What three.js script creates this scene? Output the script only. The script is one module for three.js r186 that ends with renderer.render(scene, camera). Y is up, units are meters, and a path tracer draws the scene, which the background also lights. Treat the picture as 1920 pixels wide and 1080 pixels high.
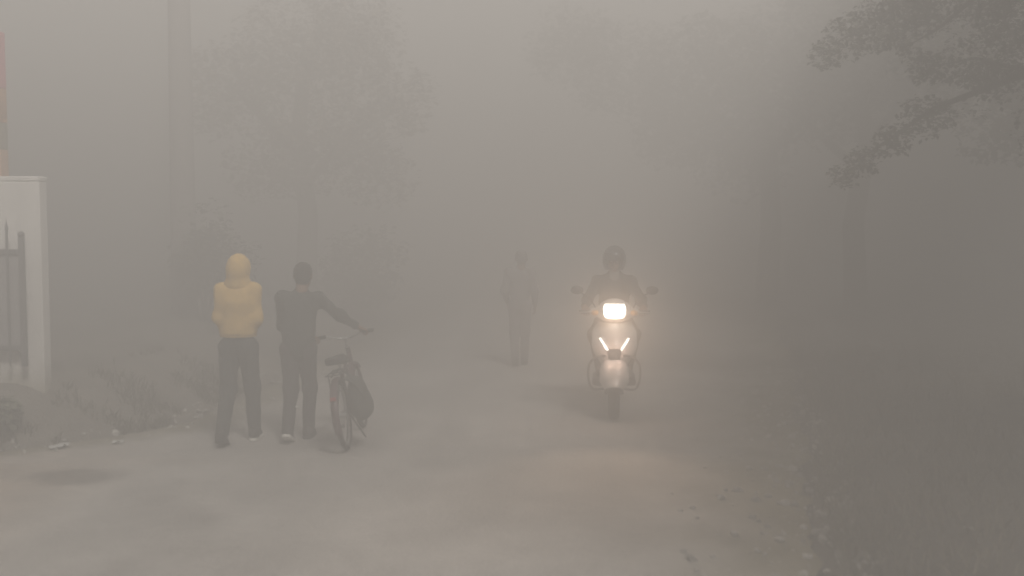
import * as THREE from 'three';
import { mergeGeometries } from 'three/addons/utils/BufferGeometryUtils.js';
import { RoundedBoxGeometry } from 'three/addons/geometries/RoundedBoxGeometry.js';
import { ImprovedNoise } from 'three/addons/math/ImprovedNoise.js';

// ------------------------------------------------------------------ camera, air, light
const scene = new THREE.Scene();
const camera = new THREE.PerspectiveCamera(30.02, 16 / 9, 0.1, 400);
camera.position.set(0, 1.9, 0);
camera.rotation.set(THREE.MathUtils.degToRad(-3.69), 0, 0);
camera.focus = 12; camera.userData.fStop = 1.1;
scene.add(camera);

const renderer = new THREE.WebGLRenderer({ antialias: true });
renderer.toneMapping = THREE.LinearToneMapping;
renderer.toneMappingExposure = 2.78;
renderer.shadowMap.enabled = true;

scene.fog = new THREE.FogExp2(new THREE.Color().setRGB(1.0, 0.976, 0.948), 0.166);

const sunDir = new THREE.Vector3(0.38, 0.95, 0.82).normalize();
{ // even overcast dome, a little brighter round the veiled sun and at the zenith
  const w = 256, h = 128, data = new Float32Array(w * h * 4);
  for (let j = 0; j < h; j++) for (let i = 0; i < w; i++) {
    const up = ((j + 0.5) / h - 0.5) * Math.PI, az = ((i + 0.5) / w - 0.5) * 2 * Math.PI;
    const x = Math.cos(up) * Math.cos(az), y = Math.sin(up), z = Math.cos(up) * Math.sin(az);
    const c = Math.max(0, x * sunDir.x + y * sunDir.y + z * sunDir.z);
    const b = y > 0 ? 0.19 + 0.09 * y + 0.13 * c * c * c : 0.08;
    const k = (j * w + i) * 4;
    data[k] = b * 1.0; data[k + 1] = b * 0.972; data[k + 2] = b * 0.935; data[k + 3] = 1;
  }
  const sky = new THREE.DataTexture(data, w, h, THREE.RGBAFormat, THREE.FloatType);
  sky.mapping = THREE.EquirectangularReflectionMapping;
  sky.magFilter = THREE.LinearFilter; sky.minFilter = THREE.LinearFilter; sky.needsUpdate = true;
  scene.background = sky; scene.environment = sky;
}
const sun = new THREE.DirectionalLight(new THREE.Color().setRGB(1, 0.945, 0.88), 4.0);
sun.position.copy(sunDir).multiplyScalar(40).add(new THREE.Vector3(0, 0, -9));
sun.target.position.set(0, 0, -9);
sun.castShadow = true; sun.shadow.radius = 22;
sun.shadow.mapSize.set(2048, 2048);
Object.assign(sun.shadow.camera, { left: -16, right: 16, top: 16, bottom: -16, near: 1, far: 90 });
scene.add(sun, sun.target);

// ------------------------------------------------------------------ helpers
function rng(seed) { let s = seed >>> 0; return () => { s = (s + 0x6D2B79F5) | 0; let t = Math.imul(s ^ (s >>> 15), 1 | s); t = (t + Math.imul(t ^ (t >>> 7), 61 | t)) ^ t; return ((t ^ (t >>> 14)) >>> 0) / 4294967296; }; }
const perlin = new ImprovedNoise();
const noise = (x, y, z = 0) => perlin.noise(x, y, z);
const fbm = (x, y, z = 0) => noise(x, y, z) * 0.55 + noise(x * 2.1 + 7, y * 2.1, z) * 0.28 + noise(x * 4.3, y * 4.3 + 3, z) * 0.17;
const V = (x, y, z) => new THREE.Vector3(x, y, z);
const R = THREE.MathUtils.degToRad, lerp = (a, b, t) => a + (b - a) * t, clamp = (x, a, b) => Math.min(b, Math.max(a, x));
const sstep = (a, b, x) => { const t = clamp((x - a) / (b - a), 0, 1); return t * t * (3 - 2 * t); };
const used = {};
function numbered(n) { const k = used[n] = (used[n] ?? -1) + 1; return k ? `${n}_${String(k).padStart(3, '0')}` : n; }
function tag(o, label, category, group) { o.userData.label = label; if (category) o.userData.category = category; if (group) o.userData.group = group; return o; }
function thing(name, label, category, pos = [0, 0, 0], turn = 0, group) {
  const o = new THREE.Group(); o.name = numbered(name); o.position.set(...pos); o.rotation.y = turn; scene.add(o);
  return tag(o, label, category, group);
}
function clean(g) { const q = g.index ? g.toNonIndexed() : g; for (const k of Object.keys(q.attributes)) if (!['position', 'normal', 'uv', 'color'].includes(k)) q.deleteAttribute(k); return q; }
function fuse(list) { if (list.length === 1) return list[0]; const c = list.map(clean); const all = ['normal', 'uv', 'color'].filter((k) => c.every((g) => g.attributes[k])); for (const g of c) for (const k of ['normal', 'uv', 'color']) if (!all.includes(k) && g.attributes[k]) g.deleteAttribute(k); return mergeGeometries(c); }
function obj(name, geo, mat, parent = scene) {
  const m = new THREE.Mesh(Array.isArray(geo) ? fuse(geo) : geo, mat); m.name = parent === scene ? numbered(name) : name;
  m.castShadow = m.receiveShadow = true; parent.add(m); return m;
}
function struct(name, geo, mat) { const m = obj(name, geo, mat); m.userData.kind = 'structure'; return m; }
const mv = (g, x, y, z) => g.translate(x, y, z);
function tube(pts, r, seg = 24, rs = 8, closed = false) {
  const c = new THREE.CatmullRomCurve3(pts.map((p) => V(...p)), closed, 'catmullrom', 0.5);
  return new THREE.TubeGeometry(c, seg, r, rs, closed);
}
function rod(a, b, ra, rb = ra, rs = 10) {       // tapered round bar from a to b
  const A = V(...a), B = V(...b), d = B.clone().sub(A), L = d.length();
  const g = new THREE.CylinderGeometry(rb, ra, L, rs, 1); g.translate(0, L / 2, 0);
  return g.applyQuaternion(new THREE.Quaternion().setFromUnitVectors(V(0, 1, 0), d.normalize())).translate(...a);
}
const rbox = (w, h, d, r = 0.01, x = 0, y = 0, z = 0) => new RoundedBoxGeometry(w, h, d, 3, Math.min(r, w / 2.01, h / 2.01, d / 2.01)).translate(x, y, z);

// a closed curved panel: outer surface fn(u, v) -> [x, y, z], thickened inwards
function shell(fn, nu, nv, t) {
  const P = [], N = [], e = 1e-3, id = (s, i, j) => s * (nu + 1) * (nv + 1) + j * (nu + 1) + i, idx = [];
  for (let j = 0; j <= nv; j++) for (let i = 0; i <= nu; i++) {
    const u = i / nu, v = j / nv, p = V(...fn(u, v));
    const du = V(...fn(u + e, v)).sub(V(...fn(u - e, v))), dv = V(...fn(u, v + e)).sub(V(...fn(u, v - e)));
    P.push(p); N.push(du.cross(dv).normalize());
  }
  const pos = []; for (const p of P) pos.push(p.x, p.y, p.z); P.forEach((p, k) => pos.push(p.x - N[k].x * t, p.y - N[k].y * t, p.z - N[k].z * t));
  for (let j = 0; j < nv; j++) for (let i = 0; i < nu; i++) {
    idx.push(id(0, i, j), id(0, i + 1, j), id(0, i + 1, j + 1), id(0, i, j), id(0, i + 1, j + 1), id(0, i, j + 1));
    idx.push(id(1, i, j), id(1, i + 1, j + 1), id(1, i + 1, j), id(1, i, j), id(1, i, j + 1), id(1, i + 1, j + 1));
  }
  const rim = (a, b) => idx.push(id(0, ...a), id(1, ...a), id(1, ...b), id(0, ...a), id(1, ...b), id(0, ...b));
  for (let i = 0; i < nu; i++) { rim([i, 0], [i + 1, 0]); rim([i + 1, nv], [i, nv]); }
  for (let j = 0; j < nv; j++) { rim([0, j + 1], [0, j]); rim([nu, j], [nu, j + 1]); }
  const g = new THREE.BufferGeometry(); g.setAttribute('position', new THREE.Float32BufferAttribute(pos, 3)); g.setIndex(idx); g.computeVertexNormals();
  return g;
}

// signed distances and a surface-net mesher
const smin = (a, b, k) => { const h = Math.max(k - Math.abs(a - b), 0) / k; return Math.min(a, b) - h * h * k * 0.25; };
const cap = (a, b, ra, rb = ra, flat = 1) => {   // tapered capsule; flat > 1 squeezes its depth
  const [ax, ay, az] = a, bx = b[0] - ax, by = b[1] - ay, bz = (b[2] - az) * flat, L = bx * bx + by * by + bz * bz || 1e-9;
  return (x, y, z) => { const px = x - ax, py = y - ay, pz = (z - az) * flat, t = clamp((px * bx + py * by + pz * bz) / L, 0, 1); return Math.hypot(px - bx * t, py - by * t, pz - bz * t) - (ra + (rb - ra) * t); };
};
const ell = (c, r) => { const m = Math.min(...r); return (x, y, z) => { const q = Math.hypot((x - c[0]) / r[0], (y - c[1]) / r[1], (z - c[2]) / r[2]); return (q - 1) * m * (q > 1 ? 1.25 : 1); }; };
const blend = (list, k) => (x, y, z) => { let d = 1e3; for (const f of list) d = smin(d, f(x, y, z), k); return d; };
function net(f, lo, hi, c) {
  const n = [0, 1, 2].map((a) => Math.ceil((hi[a] - lo[a]) / c) + 1), [nx, ny, nz] = n, val = new Float32Array(nx * ny * nz);
  const at = (i, j, k) => i + nx * (j + ny * k);
  const B = 6, reach = B * c * 1.25 + 0.035;     // blocks far from the surface need only their sign
  for (let K = 0; K < nz; K += B) for (let J = 0; J < ny; J += B) for (let I = 0; I < nx; I += B) {
    const q = f(lo[0] + (I + B / 2) * c, lo[1] + (J + B / 2) * c, lo[2] + (K + B / 2) * c), skip = Math.abs(q) > reach;
    for (let k = K; k < Math.min(K + B, nz); k++) for (let j = J; j < Math.min(J + B, ny); j++) for (let i = I; i < Math.min(I + B, nx); i++) val[at(i, j, k)] = skip ? q : f(lo[0] + i * c, lo[1] + j * c, lo[2] + k * c);
  }
  const vid = new Int32Array(nx * ny * nz).fill(-1), pos = [], idx = [];
  const C = [[0, 0, 0], [1, 0, 0], [0, 1, 0], [1, 1, 0], [0, 0, 1], [1, 0, 1], [0, 1, 1], [1, 1, 1]], E = [[0, 1], [2, 3], [4, 5], [6, 7], [0, 2], [1, 3], [4, 6], [5, 7], [0, 4], [1, 5], [2, 6], [3, 7]];
  for (let k = 0; k < nz - 1; k++) for (let j = 0; j < ny - 1; j++) for (let i = 0; i < nx - 1; i++) {
    let s = 0; const w = C.map(([a, b, d]) => val[at(i + a, j + b, k + d)]); for (const q of w) if (q < 0) s++;
    if (s === 0 || s === 8) continue;
    let x = 0, y = 0, z = 0, m = 0;
    for (const [a, b] of E) if ((w[a] < 0) !== (w[b] < 0)) { const t = w[a] / (w[a] - w[b]); x += lerp(C[a][0], C[b][0], t); y += lerp(C[a][1], C[b][1], t); z += lerp(C[a][2], C[b][2], t); m++; }
    vid[at(i, j, k)] = pos.length / 3; pos.push(lo[0] + (i + x / m) * c, lo[1] + (j + y / m) * c, lo[2] + (k + z / m) * c);
  }
  const quad = (a, b, d, e, flip) => { if (a < 0 || b < 0 || d < 0 || e < 0) return; if (flip) idx.push(a, d, b, a, e, d); else idx.push(a, b, d, a, d, e); };
  for (let k = 1; k < nz - 1; k++) for (let j = 1; j < ny - 1; j++) for (let i = 1; i < nx - 1; i++) {
    const v0 = val[at(i, j, k)] < 0;
    if (v0 !== val[at(i + 1, j, k)] < 0) quad(vid[at(i, j - 1, k - 1)], vid[at(i, j, k - 1)], vid[at(i, j, k)], vid[at(i, j - 1, k)], !v0);
    if (v0 !== val[at(i, j + 1, k)] < 0) quad(vid[at(i - 1, j, k - 1)], vid[at(i - 1, j, k)], vid[at(i, j, k)], vid[at(i, j, k - 1)], !v0);
    if (v0 !== val[at(i, j, k + 1)] < 0) quad(vid[at(i - 1, j - 1, k)], vid[at(i, j - 1, k)], vid[at(i, j, k)], vid[at(i - 1, j, k)], !v0);
  }
  const g = new THREE.BufferGeometry(); g.setAttribute('position', new THREE.Float32BufferAttribute(pos, 3)); g.setIndex(idx); g.computeVertexNormals();
  return g;
}
function uvBox(g, s = 1) { const p = g.attributes.position, uv = new Float32Array(p.count * 2); for (let i = 0; i < p.count; i++) { uv[2 * i] = (p.getX(i) + p.getZ(i) * 0.7) * s; uv[2 * i + 1] = p.getY(i) * s + p.getZ(i) * 0.3 * s; } g.setAttribute('uv', new THREE.BufferAttribute(uv, 2)); return g; }
function paint(g, fn) { const p = g.attributes.position, c = new Float32Array(p.count * 3); for (let i = 0; i < p.count; i++) c.set(fn(p.getX(i), p.getY(i), p.getZ(i)), 3 * i); g.setAttribute('color', new THREE.BufferAttribute(c, 3)); return g; }

// ------------------------------------------------------------------ textures and materials
function tileNoise(u, v, f, s) {                 // value noise that repeats
  const h = (i, j) => { let n = (((i % f) + f) % f) * 374761393 + (((j % f) + f) % f) * 668265263 + s * 1442695; n = Math.imul(n ^ (n >>> 13), 1274126177); return ((n ^ (n >>> 16)) >>> 0) / 4294967296; };
  const x = u * f, y = v * f, i = Math.floor(x), j = Math.floor(y), a = x - i, b = y - j, p = a * a * (3 - 2 * a), q = b * b * (3 - 2 * b);
  return lerp(lerp(h(i, j), h(i + 1, j), p), lerp(h(i, j + 1), h(i + 1, j + 1), p), q);
}
function tex(size, fn, srgb = false) {
  const d = new Uint8Array(size * size * 4);
  for (let j = 0; j < size; j++) for (let i = 0; i < size; i++) { const c = fn(i / size, j / size), k = (j * size + i) * 4; for (let a = 0; a < 3; a++) d[k + a] = clamp(Math.round(c[a] * 255), 0, 255); d[k + 3] = 255; }
  const t = new THREE.DataTexture(d, size, size); t.wrapS = t.wrapT = THREE.RepeatWrapping; t.magFilter = THREE.LinearFilter; t.minFilter = THREE.LinearMipmapLinearFilter; t.generateMipmaps = true;
  if (srgb) t.colorSpace = THREE.SRGBColorSpace; t.needsUpdate = true; return t;
}
const fb = (u, v, f, s) => tileNoise(u, v, f, s) * 0.5 + tileNoise(u, v, f * 2, s + 1) * 0.28 + tileNoise(u, v, f * 4, s + 2) * 0.22;
const grit = tex(512, (u, v) => { const a = 0.72 + 0.28 * fb(u, v, 6, 3) + 0.16 * (tileNoise(u, v, 160, 9) - 0.5) + 0.1 * (tileNoise(u, v, 60, 12) - 0.5); return [a, a * 0.995, a * 0.985]; });
const gritBump = tex(512, (u, v) => { const a = 0.5 * tileNoise(u, v, 128, 5) + 0.3 * tileNoise(u, v, 40, 6) + 0.2 * fb(u, v, 8, 8); return [a, a, a]; });
const weave = tex(128, (u, v) => { const a = 0.86 + 0.09 * Math.sin(u * 2 * Math.PI * 32) * Math.sin(v * 2 * Math.PI * 32) + 0.12 * (fb(u, v, 8, 4) - 0.5); return [a, a, a]; });
const plasterTex = tex(512, (u, v) => { const s = fb(u, v, 5, 21), a = 0.9 + 0.12 * (s - 0.5) - 0.16 * Math.max(0, tileNoise(u, 0.3, 40, 33) - 0.62) * (0.4 + v), b = sstep(0.17, 0, v) * (0.25 + 0.5 * tileNoise(u, v, 24, 44)); return [a * (1 - b * 0.8), a * 0.985 * (1 - b * 0.85), a * 0.96 * (1 - b)]; });
const col = (r, g, b) => new THREE.Color().setRGB(r, g, b);
const std = (c, rough = 0.8, o = {}) => new THREE.MeshStandardMaterial({ color: col(...c), roughness: rough, ...o });
const cloth = (c, o = {}) => std(c, 0.95, { map: weave, bumpMap: weave, bumpScale: 0.0015, ...o });
const M = {
  road: std([1, 1, 1], 0.93, { vertexColors: true, map: grit, bumpMap: gritBump, bumpScale: 0.006 }),
  soil: std([1, 1, 1], 1, { vertexColors: true, map: grit, bumpMap: gritBump, bumpScale: 0.02 }),
  plaster: std([0.88, 0.875, 0.865], 0.9, { map: plasterTex, bumpMap: gritBump, bumpScale: 0.003 }),
  gate: std([0.2, 0.195, 0.2], 0.55, { metalness: 0.3 }),
  gateSheet: std([0.36, 0.35, 0.355], 0.6, { metalness: 0.2, bumpMap: gritBump, bumpScale: 0.001 }),
  skin: std([1, 1, 1], 0.6, { vertexColors: true }),
  hair: std([0.012, 0.01, 0.009], 0.7),
  yellow: cloth([0.74, 0.49, 0.16]), greyTrousers: cloth([0.045, 0.053, 0.055]), darkJacket: cloth([0.045, 0.052, 0.05]), maroon: cloth([0.05, 0.044, 0.048]),
  riderJacket: cloth([0.02, 0.021, 0.021]), riderTrousers: cloth([0.03, 0.026, 0.025]), shirt: cloth([0.35, 0.33, 0.31]),
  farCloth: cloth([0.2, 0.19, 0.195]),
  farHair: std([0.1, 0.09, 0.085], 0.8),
  shoe: std([0.03, 0.028, 0.028], 0.7), whiteSole: std([0.72, 0.7, 0.66], 0.7), darkSole: std([0.02, 0.02, 0.02], 0.8),
  rubber: std([0.018, 0.018, 0.018], 0.85), chrome: std([0.6, 0.6, 0.6], 0.3, { metalness: 0.9 }), black: std([0.02, 0.02, 0.02], 0.55),
  bikePaint: new THREE.MeshPhysicalMaterial({ color: col(0.055, 0.022, 0.03), roughness: 0.45, clearcoat: 0.5 }),
  scooterWhite: new THREE.MeshPhysicalMaterial({ color: col(0.6, 0.585, 0.57), roughness: 0.42, clearcoat: 0.7, clearcoatRoughness: 0.2 }),
  scooterGrey: std([0.05, 0.048, 0.046], 0.6), seatVinyl: std([0.02, 0.018, 0.018], 0.6, { bumpMap: gritBump, bumpScale: 0.001 }),
  helmet: new THREE.MeshPhysicalMaterial({ color: col(0.018, 0.017, 0.018), roughness: 0.4, clearcoat: 0.5 }), visor: std([0.015, 0.015, 0.017], 0.15),
  bag: cloth([0.07, 0.075, 0.07]),
  bark: std([0.15, 0.135, 0.115], 1, { map: grit, bumpMap: gritBump, bumpScale: 0.03 }),
  leaf: std([1, 1, 1], 0.85, { vertexColors: true, side: THREE.DoubleSide }),
  concrete: std([0.27, 0.25, 0.245], 0.95, { map: grit, bumpMap: gritBump, bumpScale: 0.004 }),
  litter: std([0.6, 0.6, 0.58], 0.6),
};
const head = new THREE.MeshStandardMaterial({ color: col(0.9, 0.9, 0.88), emissive: col(1, 0.93, 0.82), emissiveIntensity: 2.6, roughness: 0.3 });
const led = new THREE.MeshStandardMaterial({ color: col(0.9, 0.9, 0.9), emissive: col(1, 0.95, 0.86), emissiveIntensity: 2.2, roughness: 0.3 });

// ------------------------------------------------------------------ ground, road, verges
const roadRight = (z) => { const d = -z; return (d < 0 ? 0.55 : 0.35 + 0.24 * d - 0.0005 * d * d) + 0.16 * noise(d * 0.9, 3.3) + 0.1 * noise(d * 2.3, 9.1) + 0.07 * noise(d * 6.1, 4.1); };
const roadLeft = (z) => { const d = -z; const open = -40; const far = -3.05 + 0.11 * (d - 9.5); const t = sstep(7.95, 9.9, d + 0.0); const near = lerp(open, -4.6, sstep(7.6, 8.5, d)); return lerp(near, far, t) + 0.14 * noise(d * 1.3, 6.2) * t; };
function groundHeight(x, z) {
  const right = x - roadRight(z), left = roadLeft(z) - x;
  let h = -0.03;
  if (right > 0) h += 0.03 * sstep(0, 0.12, right) + 0.2 * sstep(0.1, 1.6, right) + 0.35 * sstep(1.5, 5, right) + 0.05 * fbm(x * 1.7, z * 1.7) * sstep(0, 0.5, right);
  if (left > 0) { const d = -z; h += 0.03 * sstep(0, 0.15, left) + 0.42 * sstep(0.15, 1.3, left) * sstep(8.3, 9.2, d) + 0.04 * fbm(x * 1.9, z * 1.9) * sstep(0, 0.5, left); }
  return h;
}
function sheet(xs, zs, height, tint, keep) {
  const P = [], Cc = [], U = [], idx = [], nx = xs.length;
  zs.forEach((z) => xs.forEach((x) => { P.push(x, height(x, z), z); Cc.push(...tint(x, z)); U.push(x * 0.5, z * 0.5); }));
  for (let j = 0; j < zs.length - 1; j++) for (let i = 0; i < nx - 1; i++) { const a = j * nx + i; if (keep && !keep((xs[i] + xs[i + 1]) / 2, (zs[j] + zs[j + 1]) / 2)) continue; idx.push(a, a + nx, a + 1, a + 1, a + nx, a + nx + 1); }
  const g = new THREE.BufferGeometry(); g.setAttribute('position', new THREE.Float32BufferAttribute(P, 3)); g.setAttribute('color', new THREE.Float32BufferAttribute(Cc, 3)); g.setAttribute('uv', new THREE.Float32BufferAttribute(U, 2)); g.setIndex(idx); g.computeVertexNormals();
  if (g.attributes.normal.getY(0) < 0) { for (let i = 0; i < idx.length; i += 3) [idx[i + 1], idx[i + 2]] = [idx[i + 2], idx[i + 1]]; g.setIndex(idx); g.computeVertexNormals(); }
  return g;
}
const steps = (marks) => { const o = []; for (let i = 0; i < marks.length - 1; i++) { const [a, s] = marks[i], b = marks[i + 1][0]; for (let x = a; x < b - 1e-6; x += s) o.push(x); } o.push(marks[marks.length - 1][0]); return o; };
const soilTint = (x, z) => {
  const d = -z, n = fbm(x * 0.8, z * 0.8, 4), m = noise(x * 5, z * 5, 1);
  const right = x - roadRight(z);
  if (right > -0.3) { const k = 0.55 + 0.35 * n + 0.1 * m; return [0.28 * k, 0.25 * k, 0.215 * k]; }
  const k = 0.9 + 0.5 * n + 0.12 * m, dampOrShade = Math.exp(-(((x + 3.45) / 0.55) ** 2) - (((d - 8.05) / 0.22) ** 2));
  return [lerp(0.27, 0.15, dampOrShade) * k, lerp(0.245, 0.135, dampOrShade) * k, lerp(0.21, 0.115, dampOrShade) * k];
};
{
  const xs = steps([[-60, 6], [-12, 0.5], [-6, 0.12], [6, 0.3], [12, 6], [60]]), zs = steps([[-60, 5], [-20, 0.5], [-14, 0.12], [-4, 0.5], [4, 6], [60]]);
  const g = struct('ground', sheet(xs, zs, groundHeight, soilTint), M.soil);
  tag(g, 'bare dusty soil on both sides of the road');
}
{ // worn concrete road: long strips fitted between its two ragged edges
  const P = [], Cc = [], U = [], idx = [], zs = steps([[-60, 3], [-20, 0.5], [-14, 0.1], [-4, 0.4], [4, 4], [60]]), N = 120;
  zs.forEach((z) => {
    const a = Math.max(roadLeft(z), -12), b = roadRight(z);
    for (let i = 0; i <= N; i++) {
      const t = i / N, x = lerp(a, b, t), d = -z;
      const edge = Math.min((x - a), (b - x));
      P.push(x, 0.004 + 0.006 * fbm(x * 1.4, z * 1.4) * sstep(0, 0.4, edge), z); U.push(x * 0.5, z * 0.5);
      const n = fbm(x * 0.45, z * 0.45, 2), m = fbm(x * 2.6, z * 2.6, 5);
      let k = 1 + 0.3 * n + 0.14 * m;
      const sand = sstep(-2.6, -4.2, x) * sstep(9.5, 7.6, d) * (0.6 + 0.4 * m);
      const dampOrShade = 0.42 * sstep(1.25, 0.75, Math.hypot((x + 3.22) / 0.3, (d - 7.78) / 0.27) + 0.35 * m + 0.2 * fbm(x * 7, z * 7)) + 0.22 * Math.exp(-(((x + 1.6) / 0.6) ** 2) - (((d - 8.9) / 0.25) ** 2));  // damp patch at left, plus contact shade painted in under the bicycle walker
      k *= 1 - dampOrShade;
      const wheel = x - (b - 3.1), track = Math.exp(-((((Math.abs(wheel - 0.1) - 0.75) + 0.08 * noise(d * 0.7, 1.5)) / 0.2) ** 2)) * (0.6 + 0.5 * noise(d * 1.1, x * 2));
      k *= 1 - 0.13 * track - 0.16 * sstep(0.18, 0.42, fbm(x * 0.9 + 5, z * 0.5, 8));
      const crumble = clamp(Math.max(sstep(1.1, 0.0, b - x + 0.45 * m + 0.3 * n), d > 8.2 ? 0.8 * sstep(0.7, 0.0, x - a + 0.4 * m + 0.25 * n) : 0), 0, 1), mix = (v, o) => lerp(v, o * (1 + 0.3 * m), crumble);
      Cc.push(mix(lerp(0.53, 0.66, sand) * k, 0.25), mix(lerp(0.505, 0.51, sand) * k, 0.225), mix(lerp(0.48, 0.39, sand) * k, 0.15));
    }
  });
  for (let j = 0; j < zs.length - 1; j++) for (let i = 0; i < N; i++) { const a = j * (N + 1) + i; idx.push(a, a + N + 1, a + 1, a + 1, a + N + 1, a + N + 2); }
  const g = new THREE.BufferGeometry(); g.setAttribute('position', new THREE.Float32BufferAttribute(P, 3)); g.setAttribute('color', new THREE.Float32BufferAttribute(Cc, 3)); g.setAttribute('uv', new THREE.Float32BufferAttribute(U, 2)); g.setIndex(idx); g.computeVertexNormals();
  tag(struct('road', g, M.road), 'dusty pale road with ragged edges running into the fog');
}

// ------------------------------------------------------------------ walls, gate, house
{
  const y0 = 0.28;
  const t = thing('boundary_wall', 'white plastered wall end behind the spiked metal gate', 'wall', [-4.185, y0, -9.55]);
  obj('wall_body', uvBox(rbox(3.2, 1.95, 0.15, 0.012, -1.6, 0.975, -0.075), 0.4), M.plaster, t);
  obj('coping', uvBox(rbox(3.206, 0.045, 0.156, 0.012, -1.6, 1.973, -0.075), 0.4), M.plaster, t);
}
{
  const t = thing('metal_gate', 'grey sheet metal gate leaf with spiked bars leaning against the white wall', 'gate', [-4.31, 0.46, -9.44]);
  obj('sheet_panel', rbox(1.5, 0.88, 0.006, 0.002, -0.76, 0.73, -0.018), M.gateSheet, t);
  for (const y of [0.3, 1.15]) obj('rail', rbox(1.47, 0.045, 0.02, 0.004, -0.757, y, -0.004), M.gate, t);
  for (let i = 0; i < 13; i++) {
    const x = -0.12 - i * 0.105, tall = i % 2 ? 1.34 : 1.42;
    obj('bar', [rod([x, 0.19, 0.016], [x, tall - 0.07, 0.016], 0.011, 0.011, 6), new THREE.ConeGeometry(0.019, 0.1, 6).translate(x, tall - 0.03, 0.016), new THREE.ConeGeometry(0.016, 0.07, 6).rotateX(Math.PI).translate(x, 0.165, 0.016)], M.gate, t);
  }
  for (const x of [0, -1.52]) obj('stile', [rbox(0.045, 1.14, 0.045, 0.006, x, 0.71, 0), new THREE.SphereGeometry(0.03, 12, 8).translate(x, 1.3, 0)], M.gate, t);
}
{
  const t = thing('hoarding', 'tall pink and peach painted hoarding rising behind the white wall', 'hoarding', [-4.79, 0.3, -10.1]);
  const band = (y0, y1, o = 0) => uvBox(rbox(2.4, y1 - y0, 0.16 + o, 0.008, -1.2, (y0 + y1) / 2, -0.1), 0.4);
  obj('lower_panel', band(0, 1.95), M.plaster, t);
  obj('painted_panel', band(1.955, 2.25), std([0.74, 0.46, 0.3], 0.9, { map: plasterTex }), t);
  obj('painted_panel', band(2.255, 2.5), std([0.34, 0.31, 0.24], 0.9, { map: plasterTex }), t);
  obj('painted_panel', band(2.505, 2.82), std([0.74, 0.4, 0.22], 0.9, { map: plasterTex }), t);
  obj('painted_panel', band(2.825, 3.35), std([0.72, 0.24, 0.3], 0.9, { map: plasterTex }), t);
  obj('frame_post', rod([-0.06, 0, -0.22], [-0.06, 3.3, -0.22], 0.03, 0.03, 8), M.gate, t);
}
{
  const t = thing('utility_pole', 'tall concrete pole half lost in the fog behind the walkers', 'utility pole', [-4.95, 0.35, -16.2]);
  obj('pole', uvBox(rod([0, -0.3, 0], [0, 6.2, 0], 0.2, 0.15, 14)), M.concrete, t);
  obj('crossarm', rbox(1.3, 0.09, 0.08, 0.01, 0, 5.8, 0.15), M.gate, t);
  for (const x of [-0.55, -0.2, 0.55]) obj('insulator', new THREE.LatheGeometry([[0, 0], [0.03, 0], [0.05, 0.03], [0.03, 0.06], [0.045, 0.09], [0, 0.13]].map((p) => new THREE.Vector2(...p)), 12).translate(x, 5.85, 0.15), M.litter, t);
}

// ------------------------------------------------------------------ plants
function leafCloud(blobs, count, size, seed, tone) {     // leaf-sized bent faces through the volume of several clumps
  const r = rng(seed), P = [], Cc = [], N = [];
  const vol = blobs.map((b) => b[3] ** 2), sum = vol.reduce((a, b) => a + b, 0);
  for (let i = 0; i < count; i++) {
    let q = r() * sum, k = 0; while (q > vol[k] && k < blobs.length - 1) q -= vol[k++];
    const [bx, by, bz, br] = blobs[k];
    const d = V(r() * 2 - 1, r() * 2 - 1, r() * 2 - 1).normalize(), rad = br * Math.pow(r(), 0.45);
    let x = bx + d.x * rad, y = by + d.y * rad * 0.85, z = bz + d.z * rad;
    if (fbm(x * 1.6, y * 1.6, z * 1.6 + seed) < -0.16) continue;
    const dir = V(r() * 2 - 1, r() * 1.2 - 0.9, r() * 2 - 1).normalize(), side = dir.clone().cross(V(r() - 0.5, 1, r() - 0.5)).normalize(), up = side.clone().cross(dir);
    const L = size * (0.6 + 0.8 * r()), W = L * (0.3 + 0.2 * r());
    const a = V(x, y, z), m = a.clone().addScaledVector(dir, L * 0.5).addScaledVector(up, L * 0.1), b = a.clone().addScaledVector(dir, L), s1 = m.clone().addScaledVector(side, W), s2 = m.clone().addScaledVector(side, -W);
    const t = 0.7 + 0.6 * r(), c = [tone[0] * t, tone[1] * t, tone[2] * t];
    for (const tri of [[a, s1, b], [a, b, s2]]) { const n = tri[1].clone().sub(tri[0]).cross(tri[2].clone().sub(tri[0])).normalize(); for (const p of tri) { P.push(p.x, p.y, p.z); N.push(n.x, n.y, n.z); Cc.push(...c); } }
  }
  const g = new THREE.BufferGeometry(); g.setAttribute('position', new THREE.Float32BufferAttribute(P, 3)); g.setAttribute('normal', new THREE.Float32BufferAttribute(N, 3)); g.setAttribute('color', new THREE.Float32BufferAttribute(Cc, 3));
  return g;
}
function limb(pts, r0, r1, rs = 9) { const out = []; for (let i = 0; i < pts.length - 1; i++) { const n = pts.length - 1; out.push(rod(pts[i], pts[i + 1], lerp(r0, r1, i / n), lerp(r0, r1, (i + 1) / n), rs)); if (i) out.push(new THREE.IcosahedronGeometry(lerp(r0, r1, i / n) * 1.0, 1).translate(...pts[i])); } return uvBox(fuse(out.map((g) => { clean(g); return clean(g); }))); }
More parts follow.
